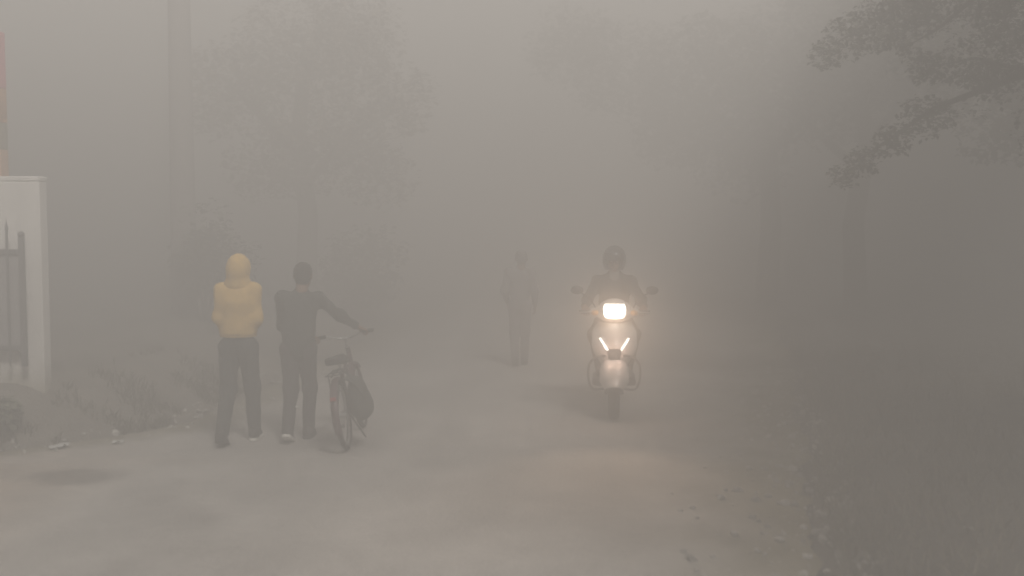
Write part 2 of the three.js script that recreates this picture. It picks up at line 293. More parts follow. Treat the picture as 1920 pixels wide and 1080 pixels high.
function bush(name, label, x, z, w, h, count, seed, tone, group, size = 0.09) {
  const r = rng(seed), y = groundHeight(x, z), t = thing(name, label, 'bush', [x, y, z], 0, group), blobs = [], st = [];
  const n = 9; for (let i = 0; i < n; i++) { const a = r() * 6.28, q = r() * 0.7, bx = Math.cos(a) * q * w / 2, bz = Math.sin(a) * q * w / 2, by = h * (0.3 + 0.5 * r()); blobs.push([bx, by, bz, Math.min(w, h) * (0.2 + 0.14 * r())]); st.push(limb([[0, -0.05, 0], [bx * 0.5, by * 0.5, bz * 0.5], [bx, by, bz]], 0.018, 0.006, 5)); }
  obj('stem', st, M.bark, t); obj('foliage', leafCloud(blobs, count, size, seed + 1, tone), M.leaf, t); return t;
}
function tree(label, x, z, trunk, limbs, blobs, count, size, seed, tone, group) {
  const t = thing('tree', label, 'tree', [x, groundHeight(x, z), z], 0, group);
  obj('trunk', limb(trunk[0], trunk[1], trunk[2], 12), M.bark, t);
  for (const [pts, a, b] of limbs) obj('limb', limb(pts, a, b, 7), M.bark, t);
  obj('crown', leafCloud(blobs, count, size, seed, tone), M.leaf, t); return t;
}
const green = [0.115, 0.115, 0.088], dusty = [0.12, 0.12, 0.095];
// overhanging tree just right of the frame
tree('dark leafy tree whose branches hang in at the upper right', 4.6, -6.4,
  [[[0, -0.2, 0], [-0.1, 1.2, 0.05], [-0.05, 2.3, 0], [-0.3, 3.4, -0.1]], 0.22, 0.14],
  [[[[-0.1, 2.1, 0], [-0.3, 3.0, -1.0], [-0.16, 3.76, -3.68], [-0.76, 3.70, -4.16], [-1.36, 3.34, -4.40]], 0.1, 0.008], [[[-0.05, 2.3, 0], [-0.2, 2.7, -1.2], [0.32, 2.98, -3.92], [-0.40, 2.68, -4.40], [-1.12, 2.14, -4.64]], 0.08, 0.006], [[[-0.3, 3.3, -0.1], [-0.2, 4.2, 0.6], [0.1, 4.9, 0.8]], 0.1, 0.03], [[[-0.2, 3, 0], [-1, 3.9, 0.4], [-1.7, 4.3, 0.7]], 0.08, 0.02], [[[-0.16, 3.76, -3.68], [-0.52, 3.40, -4.04], [-0.82, 3.22, -4.28]], 0.025, 0.005], [[[0.32, 2.98, -3.92], [-0.04, 3.16, -4.28], [-0.46, 3.10, -4.52]], 0.025, 0.005]],
  [[-0.16, 4.48, -4.04, 0.84], [0.44, 3.40, -4.16, 0.84], [0.44, 4.00, -3.80, 0.96], [1.04, 2.56, -4.16, 0.72], [1.28, 3.64, -3.20, 1.08], [-0.64, 4.18, -4.16, 0.48],
   [-0.58, 3.64, -4.22, 0.36], [-0.94, 3.52, -4.28, 0.36], [-1.24, 3.40, -4.40, 0.29], [-1.48, 3.22, -4.40, 0.19], [-0.82, 3.22, -4.28, 0.24], [-0.04, 2.86, -4.28, 0.36], [-0.46, 2.62, -4.40, 0.29], [-0.76, 2.38, -4.52, 0.22], [-1.02, 2.18, -4.64, 0.20], [-1.22, 2.02, -4.64, 0.16], [-0.40, 3.10, -4.46, 0.24],
   [-0.4, 4.1, 0.2, 1.1], [-1.4, 4.5, 0.5, 0.8], [0.2, 4.8, 0.5, 1.0], [0.4, 3.4, -0.6, 0.9], [-0.9, 4.6, 1.6, 1.1], [0.3, 4.2, 2.2, 1.2], [-1.6, 4.5, 2.4, 0.8], [-0.9, 4.9, 3.4, 1.2], [0.9, 4.6, 3.6, 1.3], [1.6, 4.4, 1.2, 1.3], [-1.7, 4.9, 3.8, 1.1], [-0.6, 5.0, 4.9, 1.0], [0, 3.7, -1.2, 1.0], [0.2, 2.8, -0.6, 0.9], [0.6, 4.4, -1.4, 1.1], [-0.2, 4.9, -0.8, 1.0]],  // clumps outside the frame, many added to shade road and fog at right
  150000, 0.05, 11, green);
// trees further back along the right side
tree('second tree along the right verge, blurred by fog behind the overhanging branches', 8.2, -16.2,
  [[[0, -0.2, 0], [0.1, 1.4, 0], [0, 2.8, 0.1], [-0.2, 4.2, 0]], 0.2, 0.1],
  [[[[0, 2.4, 0], [-1.1, 3.4, 0.3], [-2, 3.9, 0.2]], 0.09, 0.02], [[[0, 2.8, 0.1], [0.9, 3.9, -0.3], [1.5, 4.6, -0.4]], 0.09, 0.02], [[[0, 2.0, 0], [-0.9, 2.6, 0.7], [-1.5, 2.8, 1.1]], 0.07, 0.015]],
  [[-1.0, 3.6, 0.2, 1.1], [-2.0, 4.0, 0.2, 0.8], [0.2, 4.6, 0, 1.3], [-1.3, 2.7, 0.9, 0.7], [1.3, 4.2, -0.3, 1.1], [-0.3, 3, 0.2, 0.8], [-1.6, 4.9, 0.1, 0.9]],
  9000, 0.11, 23, green, 'trees along the right verge');
tree('third tree along the right verge, only a faint dark mass above the scooter', 6.6, -20.5,
  [[[0, -0.2, 0], [-0.1, 1.6, 0], [0.1, 3.2, 0.1], [-0.1, 4.6, 0]], 0.24, 0.12],
  [[[[0, 2.6, 0], [-1.2, 3.6, 0.3], [-2.4, 4.4, 0.2]], 0.1, 0.02], [[[0, 3, 0.1], [1.1, 4.2, -0.3], [1.8, 4.9, -0.4]], 0.1, 0.02]],
  [[-1.2, 4.0, 0.2, 1.3], [-2.5, 4.6, 0.2, 1.0], [0.2, 5.0, 0, 1.4], [1.3, 4.5, -0.3, 1.2], [-0.6, 5.4, 0.3, 1.2], [-3.1, 5.0, 0.2, 0.7]],
  8000, 0.13, 37, green, 'trees along the right verge');
tree('fourth tree of the right verge, a pale blurred crown above the middle of the road', 5.2, -22,
  [[[0, -0.2, 0], [0.1, 1.8, 0], [0, 3.4, 0.1], [-0.2, 5, 0]], 0.25, 0.14],
  [[[[0, 3, 0], [-1.3, 4.2, 0.3], [-2.8, 5, 0.2]], 0.1, 0.02], [[[0, 3.2, 0.1], [1.2, 4.4, -0.3], [2, 5.2, -0.4]], 0.1, 0.02]],
  [[-1.4, 4.2, 0.2, 1.5], [-2.9, 4.9, 0.2, 1.3], [0.2, 5.2, 0, 1.5], [1.5, 4.6, -0.3, 1.4], [-4.0, 5.4, 0.3, 1.0], [-0.6, 3.2, 0.4, 1.1], [-2.0, 3.6, 0.2, 0.9]],
  16000, 0.12, 41, green, 'trees along the right verge');
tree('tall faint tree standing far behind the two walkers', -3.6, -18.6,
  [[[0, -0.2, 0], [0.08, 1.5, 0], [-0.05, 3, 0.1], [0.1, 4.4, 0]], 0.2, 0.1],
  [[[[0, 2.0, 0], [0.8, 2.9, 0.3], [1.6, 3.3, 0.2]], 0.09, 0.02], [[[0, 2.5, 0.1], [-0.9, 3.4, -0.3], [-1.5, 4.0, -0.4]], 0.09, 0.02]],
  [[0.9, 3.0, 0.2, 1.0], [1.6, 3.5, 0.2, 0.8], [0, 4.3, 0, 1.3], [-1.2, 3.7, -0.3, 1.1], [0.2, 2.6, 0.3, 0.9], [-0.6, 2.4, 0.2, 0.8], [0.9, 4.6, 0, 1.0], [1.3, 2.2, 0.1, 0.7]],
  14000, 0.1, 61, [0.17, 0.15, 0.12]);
bush('bush', 'dim bush behind the person in the yellow hood', -4.4, -15.4, 1.3, 1.9, 2600, 51, dusty, null);
bush('bush', 'wide dim bush behind the person with the bicycle', -2.7, -18.2, 2.2, 1.7, 3200, 52, dusty, null);
bush('bush', 'weedy bush in front of the foot of the metal gate', -4.28, -9.0, 0.7, 0.36, 1400, 55, [0.16, 0.17, 0.11], null, 0.06);
function blades(name, label, spots, seed, h0, tone) {    // grass and weeds nobody could count
  const r = rng(seed), g = new THREE.BufferGeometry(); g.setAttribute('position', new THREE.Float32BufferAttribute([-0.006, 0, 0, 0.006, 0, 0, 0.02, 0.55, 0.05, -0.006, 0, 0, 0.02, 0.55, 0.05, 0.012, 0.55, 0.05, 0.012, 0.55, 0.05, 0.02, 0.55, 0.05, 0.05, 1, 0.2], 3)); g.computeVertexNormals();
  const m = new THREE.InstancedMesh(g, std([1, 1, 1], 0.9, { side: THREE.DoubleSide }), spots.length), o = new THREE.Object3D(), c = new THREE.Color();
  spots.forEach(([x, z], i) => { o.position.set(x, groundHeight(x, z) - 0.01, z); o.rotation.set((r() - 0.5) * 0.7, r() * 6.28, (r() - 0.5) * 0.7); const s = h0 * (0.4 + r()); o.scale.set(1.2, s, s); o.updateMatrix(); m.setMatrixAt(i, o.matrix); const t = 0.6 + 0.8 * r(); c.setRGB(tone[0] * t, tone[1] * t, tone[2] * t); m.setColorAt(i, c); });
  m.name = name; m.userData.kind = 'stuff'; m.userData.label = label; m.castShadow = m.receiveShadow = true; scene.add(m);
}
{
  const r = rng(77), a = [], b = [];
  while (a.length < 9000) { const z = -4.5 - r() * 10, x = roadRight(z) + 0.12 + r() * r() * 3.2; if (fbm(x * 1.3, z * 1.3, 9) > -0.05 + 0.3 * (r() - 0.5)) a.push([x, z]); }
  while (b.length < 2600) { const z = -8.6 - r() * 3.6, x = roadLeft(z) - 0.1 - r() * r() * 2.6; if (x > -6.5 && !(x < -4.1 && z < -9.3) && fbm(x * 1.7, z * 1.7, 5) > 0.0) b.push([x, z]); }
  blades('grass', 'dry dark grass and weeds covering the right bank', a, 5, 0.11, [0.235, 0.212, 0.165]);
  blades('grass_weeds', 'low dry weeds on the soil in front of the white wall', b, 6, 0.1, [0.13, 0.115, 0.075]);
}

{ // loose stones and crumbled bits along the road edges
  const r = rng(91), spots = []; while (spots.length < 1500) { const z = -4.6 - r() * 9, left = r() < 0.3, x = left ? roadLeft(z) - 0.35 + r() * r() * 1.2 : roadRight(z) + 0.3 - r() * r() * 1.3; if (x < -6.5 || (left && z > -8.2)) continue; spots.push([x, z]); }
  const g = new THREE.IcosahedronGeometry(1, 1), p = g.attributes.position; for (let i = 0; i < p.count; i++) { const k = 1 + 0.35 * noise(p.getX(i) * 1.3, p.getY(i) * 1.3, p.getZ(i) * 1.3); p.setXYZ(i, p.getX(i) * k, p.getY(i) * k * 0.6, p.getZ(i) * k); } g.computeVertexNormals();
  const m = new THREE.InstancedMesh(g, std([1, 1, 1], 1), spots.length), o = new THREE.Object3D(), c = new THREE.Color();
  spots.forEach(([x, z], i) => { const s = 0.006 + 0.03 * r() ** 4; o.position.set(x, Math.max(groundHeight(x, z), 0.004) + s * 0.2, z); o.rotation.set(r(), r() * 6, r()); o.scale.setScalar(s); o.updateMatrix(); m.setMatrixAt(i, o.matrix); const t = 0.3 + 0.25 * r(); c.setRGB(t, t * 0.95, t * 0.88); m.setColorAt(i, c); });
  m.name = 'gravel'; m.userData.kind = 'stuff'; m.userData.label = 'loose stones and crumbled bits along the road edges'; m.castShadow = m.receiveShadow = true; scene.add(m);
}

// ------------------------------------------------------------------ people
const SKIN = [0.2, 0.115, 0.075];
function handGeo(wrist, dir, palm, curl, mirror, s = 1) {      // five fingers on a palm; dir along the fingers, palm = way the palm faces
  const D = V(...dir).normalize(), Pn = V(...palm); Pn.addScaledVector(D, -Pn.dot(D)).normalize();
  const S = D.clone().cross(Pn).multiplyScalar(mirror ? -1 : 1);       // thumb side
  const f = [];
  const fingers = [[0.031, 0.072], [0.0105, 0.08], [-0.0105, 0.074], [-0.03, 0.058]];
  for (const [o, L] of fingers) {
    f.push(cap([0.012, 0, o * 0.55], [0.082, 0, o], 0.014, 0.0115));
    let u = 0.084, n = 0, a = curl * 0.6; const seg = [0.46, 0.3, 0.24]; let p = [u, n, o];
    seg.forEach((q, i) => { const e = [p[0] + Math.cos(a) * L * q, p[1] + Math.sin(a) * L * q, o * (1 + 0.06 * (i + 1))]; f.push(cap(p, e, 0.0092 - i * 0.0008, 0.0086 - i * 0.0009)); p = e; a += curl; });
  }
  const palmF = blend(f.filter((_, i) => i % 4 === 0), 0.016), fingF = f.filter((_, i) => i % 4 !== 0);
  const th = blend([cap([0.018, 0.004, 0.018], [0.05, 0.014, 0.046], 0.014, 0.0115), cap([0.05, 0.014, 0.046], [0.078, 0.014 + 0.02 * curl, 0.05], 0.0105, 0.0095), cap([0.078, 0.014 + 0.02 * curl, 0.05], [0.098, 0.014 + 0.032 * curl, 0.043], 0.0095, 0.0078)], 0.008);
  const fd = (x, y, z) => { let d = smin(palmF(x, y, z), th(x, y, z), 0.012); let e = 1e3; for (const q of fingF) e = Math.min(e, q(x, y, z)); d = smin(d, e, 0.007); return smin(d, wristF(x, y, z), 0.015); };
  const wristF = cap([-0.05, 0, 0], [0.012, 0, 0], 0.024, 0.024, 1.0);
  const g = net(fd, [-0.08, -0.05, -0.065], [0.2, 0.12, 0.08], 0.0035);
  const m = new THREE.Matrix4().makeBasis(D.clone().multiplyScalar(s), Pn.clone().multiplyScalar(s), S.clone().multiplyScalar(s)).setPosition(...wrist);
  g.applyMatrix4(m); if (mirror !== undefined && m.determinant() < 0) { const ix = g.index.array; for (let i = 0; i < ix.length; i += 3) [ix[i + 1], ix[i + 2]] = [ix[i + 2], ix[i + 1]]; g.computeVertexNormals(); }
  return paint(g, () => SKIN);
}
function headGeo(c, s, nod, turn) {             // looks along -z
  const list = [ell([0, 0.022, 0.012], [0.074, 0.088, 0.094]), ell([0, -0.048, -0.024], [0.056, 0.066, 0.066]), cap([0, -0.075, -0.055], [0, -0.09, -0.06], 0.022, 0.018), cap([0, -0.03, 0.02], [0, -0.14, 0.03], 0.052, 0.054)];
  const base = blend(list, 0.04), nose = blend([cap([0, 0.012, -0.084], [0, -0.026, -0.104], 0.009, 0.012), cap([-0.012, -0.03, -0.092], [0.012, -0.03, -0.092], 0.009)], 0.012);
  const brow = cap([-0.035, 0.024, -0.074], [0.035, 0.024, -0.074], 0.012), lips = blend([cap([-0.02, -0.055, -0.083], [0.02, -0.055, -0.083], 0.006, 0.006), cap([-0.016, -0.065, -0.082], [0.016, -0.065, -0.082], 0.007, 0.007)], 0.004);
  const ears = [-1, 1].map((k) => ell([k * 0.078, -0.004, 0.016], [0.011, 0.031, 0.021])), sock = [-1, 1].map((k) => ell([k * 0.031, 0.004, -0.088], [0.018, 0.012, 0.016])), eyes = [-1, 1].map((k) => ell([k * 0.031, 0.004, -0.07], [0.0125, 0.0115, 0.0125]));
  const f = (x, y, z) => { let d = smin(smin(smin(base(x, y, z), nose(x, y, z), 0.014), brow(x, y, z), 0.02), lips(x, y, z), 0.008); for (const k of sock) d = -smin(-d, k(x, y, z), 0.01); for (const k of eyes) d = Math.min(d, k(x, y, z)); for (const k of ears) d = smin(d, k(x, y, z), 0.008); return d; };
  const g = net(f, [-0.105, -0.2, -0.135], [0.105, 0.125, 0.125], 0.005);
  paint(g, (x, y, z) => { for (const k of [-1, 1]) { const q = Math.hypot(x - k * 0.031, y - 0.004, z + 0.07); if (q < 0.0165 && z < -0.072) return Math.hypot(x - k * 0.031, y - 0.004) < 0.0058 ? [0.01, 0.008, 0.006] : [0.55, 0.52, 0.48]; } if (lips(x, y, z) < 0.003) return [0.19, 0.075, 0.06]; if (Math.abs(y - 0.03) < 0.005 && Math.abs(Math.abs(x) - 0.032) < 0.02 && z < -0.06) return [0.02, 0.015, 0.012]; return SKIN; });
  return g.scale(s, s, s).rotateX(nod).rotateY(turn).translate(...c);
}
// J: joints of a figure that faces -z with its own right at +x
function figure(name, label, pos, turn, J, W) {
  const t = thing(name, label, 'person', pos, turn), L = J.limbs, s = J.s ?? 1;
  const foldy = (x, y, z, a) => a * (0.9 * noise(x * 16, y * 6, z * 16) + 0.7 * noise(x * 9 + y * 7, y * 12 - x * 6, z * 14 + 3) + 0.25 * noise(x * 40, y * 25, z * 40));
  const bodyF = blend([cap(J.pelvis, J.chest, 0.085 * s, 0.115 * s, 1.35), cap(J.chest, J.neck, 0.1 * s, 0.05 * s, 1.2), cap(J.neck, J.head, 0.05 * s, 0.05 * s),
    ...[0, 1].flatMap((k) => [cap(J.chest, L.sh[k], 0.06 * s, 0.05 * s), cap(L.sh[k], L.el[k], 0.044 * s, 0.036 * s), cap(L.el[k], L.wr[k], 0.036 * s, 0.024 * s), cap(J.pelvis, L.hip[k], 0.075 * s, 0.07 * s), cap(L.hip[k], L.kn[k], 0.072 * s, 0.05 * s), cap(L.kn[k], L.an[k], 0.05 * s, 0.034 * s), cap(L.an[k], L.toe[k], 0.035 * s, 0.026 * s)])], 0.035);
  const all = [J.pelvis, J.chest, J.neck, J.head, ...L.sh, ...L.el, ...L.wr, ...L.hip, ...L.kn, ...L.an, ...L.toe];
  const lo = [0, 1, 2].map((a) => Math.min(...all.map((p) => p[a])) - 0.2), hi = [0, 1, 2].map((a) => Math.max(...all.map((p) => p[a])) + 0.2);
  const parts = [paint(net(bodyF, lo, hi, 0.014), () => SKIN), headGeo(J.head, J.hs ?? 0.95, J.nod ?? 0, J.turn ?? 0)];
  [0, 1].forEach((k) => parts.push(handGeo(L.wr[k], J.hand[k].dir, J.hand[k].palm, J.hand[k].curl, k === 0, 0.92 * s)));
  obj('body', parts, M.skin, t);
  // jacket
  const g = W.girth ?? 1, sl = W.sleeve ?? 1;
  const jk = blend([cap(J.pelvis, J.waist, 0.128 * g * s, 0.122 * g * s, 1.35), cap(J.waist, J.chest, 0.124 * g * s, 0.136 * g * s, 1.32), cap(J.chest, J.neck, 0.118 * g * s, 0.062 * s, 1.25), ...[0, 1].flatMap((k) => [cap(J.chest, L.sh[k], 0.082 * s, 0.06 * sl * s), cap(L.sh[k], L.el[k], 0.06 * sl * s, 0.052 * sl * s), cap(L.el[k], L.wr[k], 0.051 * sl * s, 0.037 * s)])], W.soft ?? 0.04);
  const up = V(...J.neck).sub(V(...J.pelvis)).normalize(), hem = W.hem;
  const jacketF = (x, y, z) => { let d = jk(x, y, z) + foldy(x, y, z, 0.0075); const q = (x - J.pelvis[0]) * up.x + (y - J.pelvis[1]) * up.y + (z - J.pelvis[2]) * up.z; d = Math.max(d, hem - q); for (let k = 0; k < 2; k++) { const a = L.el[k], b = L.wr[k], l = Math.hypot(b[0] - a[0], b[1] - a[1], b[2] - a[2]); const w = ((x - b[0]) * (b[0] - a[0]) + (y - b[1]) * (b[1] - a[1]) + (z - b[2]) * (b[2] - a[2])) / l; if (Math.hypot(x - b[0], y - b[1], z - b[2]) < 0.09) d = Math.max(d, w + 0.015); } return d; };
  const jacket = obj('jacket', uvBox(net(jacketF, lo, hi, 0.012), 3), W.jacket, t); if (W.jacketLabel) jacket.userData.label = W.jacketLabel;
  // trousers
  const tw = W.leg ?? 1;
  const tr = blend([cap(J.pelvis, [J.pelvis[0] + up.x * 0.08, J.pelvis[1] + up.y * 0.08, J.pelvis[2] + up.z * 0.08], 0.112 * s, 0.108 * s, 1.3), ...[0, 1].flatMap((k) => [cap(J.pelvis, L.hip[k], 0.09 * s, 0.086 * s), cap(L.hip[k], L.kn[k], 0.088 * tw * s, 0.07 * tw * s), cap(L.kn[k], L.an[k], 0.069 * tw * s, 0.056 * tw * s)])], 0.03);
  const trF = (x, y, z) => { let d = tr(x, y, z) + foldy(x, y, z, 0.007); for (let k = 0; k < 2; k++) { const a = L.kn[k], b = L.an[k], l = Math.hypot(b[0] - a[0], b[1] - a[1], b[2] - a[2]); const w = ((x - b[0]) * (b[0] - a[0]) + (y - b[1]) * (b[1] - a[1]) + (z - b[2]) * (b[2] - a[2])) / l; if (Math.hypot(x - b[0], y - b[1], z - b[2]) < 0.12) d = Math.max(d, w - 0.012); } return d; };
  obj('trousers', uvBox(net(trF, lo, hi, 0.012), 3), W.trousers, t);
  [0, 1].forEach((k) => {
    const a = V(...L.an[k]), b = V(...L.toe[k]), d = b.clone().sub(a); const f = d.clone(); const pitch = J.pitch?.[k] ?? 0;
    const upper = blend([ell([0, 0.0, 0.01], [0.042, 0.05, 0.06]), cap([0, -0.03, 0.03], [0, -0.042, -0.14], 0.042, 0.034)], 0.04);
    const sh = net((x, y, z) => Math.max(upper(x, y, z), -0.058 - y), [-0.09, -0.1, -0.21], [0.09, 0.08, 0.12], 0.008);
    const outl = new THREE.Shape(); outl.moveTo(-0.033, 0.07); outl.bezierCurveTo(-0.045, 0, -0.036, -0.06, -0.043, -0.12); outl.bezierCurveTo(-0.04, -0.2, 0.035, -0.2, 0.042, -0.12); outl.bezierCurveTo(0.04, -0.06, 0.04, 0, 0.033, 0.07); outl.bezierCurveTo(0.025, 0.092, -0.025, 0.092, -0.033, 0.07);
    const so = new THREE.ExtrudeGeometry(outl, { depth: 0.018, bevelEnabled: true, bevelSize: 0.003, bevelThickness: 0.003, bevelSegments: 2, curveSegments: 10 }).rotateX(Math.PI / 2).translate(0, -0.053, 0);
    const yaw = Math.atan2(-f.x, -f.z) * 0.6;
    const place = (q) => q.rotateX(pitch).rotateY(yaw).translate(a.x, a.y, a.z);
    const shoe = obj('shoe', place(sh), W.shoe ?? M.shoe, t); obj('sole', place(so), (W.sole?.[k]) ?? M.darkSole, shoe);
  });
  return t;
}
const hairCap = (c, s, down) => { const f = blend([ell([0, 0.032, 0.018], [0.083, 0.093, 0.1]), ell([0, -0.02, 0.045], [0.07, 0.07, 0.072])], 0.03); return net((x, y, z) => { let d = f(x, y, z) + 0.004 * noise(x * 60, y * 40, z * 60); d = Math.max(d, -(z + 0.045) + (y > 0.05 ? -0.05 : 0) - (y - 0.04) * 0.9); return Math.max(d, down - y); }, [-0.12, -0.14, -0.13], [0.12, 0.15, 0.15], 0.006).scale(s, s, s).translate(...c); };

{ // walker in yellow
  const J = { s: 0.95, pelvis: [0, 0.86, 0], waist: [0, 0.99, 0.005], chest: [0, 1.19, 0.005], neck: [0, 1.355, -0.01], head: [0.008, 1.47, -0.035], hs: 0.93, nod: -0.25,
    limbs: { sh: [[-0.138, 1.3, 0], [0.138, 1.3, 0]], el: [[-0.163, 1.07, 0.02], [0.168, 1.06, 0.02]], wr: [[-0.07, 1.02, -0.17], [0.075, 1.02, -0.17]], hip: [[-0.078, 0.82, 0], [0.078, 0.82, 0]], kn: [[-0.095, 0.46, -0.02], [0.085, 0.455, -0.11]], an: [[-0.112, 0.105, 0.15], [0.088, 0.075, -0.16]], toe: [[-0.115, 0.03, 0.04], [0.09, 0.03, -0.29]] },
    pitch: [-0.38, 0], hand: [{ dir: [0.75, 0.25, -0.6], palm: [0.3, 0.2, 0.8], curl: 0.55 }, { dir: [-0.75, 0.25, -0.6], palm: [-0.3, 0.2, 0.8], curl: 0.55 }] };
  const t = figure('person', 'person in a yellow hooded jacket with the hood up, walking away on the left', [-2.3, 0.006, -8.98], 0, J, { jacket: M.yellow, trousers: M.greyTrousers, hem: 0.06, girth: 1.2, leg: 1.03, sleeve: 0.8, soft: 0.07, sole: [M.darkSole, M.whiteSole] });
  const hf = blend([ell([0.008, 1.485, -0.012], [0.098, 0.122, 0.118]), cap([0.004, 1.42, 0.01], [0, 1.345, 0.015], 0.08, 0.078), cap([-0.07, 1.335, 0.0], [0.07, 1.335, 0.0], 0.045)], 0.06), inner = ell([0.008, 1.46, -0.085], [0.075, 0.1, 0.11]);
  obj('hood', uvBox(net((x, y, z) => Math.max(hf(x, y, z) + 0.007 * noise(x * 14, y * 11, z * 14), -inner(x, y, z)), [-0.2, 1.25, -0.2], [0.2, 1.66, 0.2], 0.008), 3), M.yellow, t);
  obj('hem_band', uvBox(net((x, y, z) => Math.max(cap([0, 0.9, 0], [0, 0.96, 0], 0.15, 0.152, 1.35)(x, y, z) + 0.003 * Math.sin(Math.atan2(z, x) * 60), 0.905 - y, y - 0.95), [-0.2, 0.88, -0.2], [0.2, 1.02, 0.2], 0.01), 3), M.yellow, t);
}
{ // walker who pushes the bicycle
  const J = { s: 0.92, pelvis: [0, 0.82, 0], waist: [0.0, 0.95, 0], chest: [0.01, 1.13, -0.01], neck: [0.028, 1.29, -0.03], head: [0.04, 1.41, -0.05], hs: 0.95, nod: -0.12, turn: -0.15,
    limbs: { sh: [[-0.14, 1.225, -0.01], [0.165, 1.215, -0.03]], el: [[-0.15, 0.98, -0.09], [0.34, 1.055, -0.15]], wr: [[0.04, 0.87, -0.25], [0.47, 0.945, -0.275]], hip: [[-0.075, 0.79, 0], [0.075, 0.79, 0]], kn: [[-0.075, 0.44, -0.03], [0.075, 0.44, -0.1]], an: [[-0.07, 0.11, 0.13], [0.055, 0.075, -0.12]], toe: [[-0.07, 0.03, 0.03], [0.06, 0.03, -0.25]] },
    pitch: [-0.42, 0], hand: [{ dir: [0.75, -0.28, -0.6], palm: [-0.1, -0.9, 0.25], curl: 0.8 }, { dir: [0.68, -0.3, -0.6], palm: [0.05, -0.9, -0.2], curl: 0.8 }] };
  const t = figure('person', 'bareheaded person in a dark jacket, walking away and pushing a bicycle', [-1.82, 0.006, -9.1], 0, J, { jacket: M.darkJacket, trousers: M.maroon, hem: -0.13, girth: 1.16, leg: 0.98, sleeve: 0.9, soft: 0.06, sole: [M.whiteSole, M.darkSole] });
  obj('hair', hairCap([0.04, 1.41, -0.05], 0.95, -0.08), M.hair, t);
  obj('reflector', rbox(0.03, 0.012, 0.006, 0.003, -0.005, 0.3, 0.07), M.litter, t);
}
{ // far walker
  const J = { s: 0.95, pelvis: [0, 0.8, 0], waist: [0, 0.93, 0], chest: [0, 1.12, 0], neck: [0.01, 1.27, 0], head: [0.02, 1.385, -0.01], hs: 0.93,
    limbs: { sh: [[-0.14, 1.21, 0], [0.14, 1.21, 0]], el: [[-0.2, 0.97, 0.02], [0.19, 0.97, 0.03]], wr: [[-0.16, 0.82, -0.12], [0.2, 0.78, -0.06]], hip: [[-0.07, 0.77, 0], [0.07, 0.77, 0]], kn: [[-0.07, 0.43, -0.05], [0.07, 0.43, -0.06]], an: [[-0.06, 0.08, 0.08], [0.06, 0.075, -0.1]], toe: [[-0.06, 0.03, -0.03], [0.065, 0.03, -0.22]] },
    pitch: [-0.2, 0], hand: [{ dir: [0.1, -0.9, -0.3], palm: [0.9, 0, 0], curl: 0.4 }, { dir: [0, -0.95, -0.2], palm: [-0.9, 0, 0], curl: 0.4 }] };
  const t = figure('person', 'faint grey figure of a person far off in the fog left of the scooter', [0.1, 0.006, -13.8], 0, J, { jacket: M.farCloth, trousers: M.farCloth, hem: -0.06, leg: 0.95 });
  obj('hair', hairCap([0.02, 1.385, -0.01], 0.93, -0.07), M.farHair, t);
}

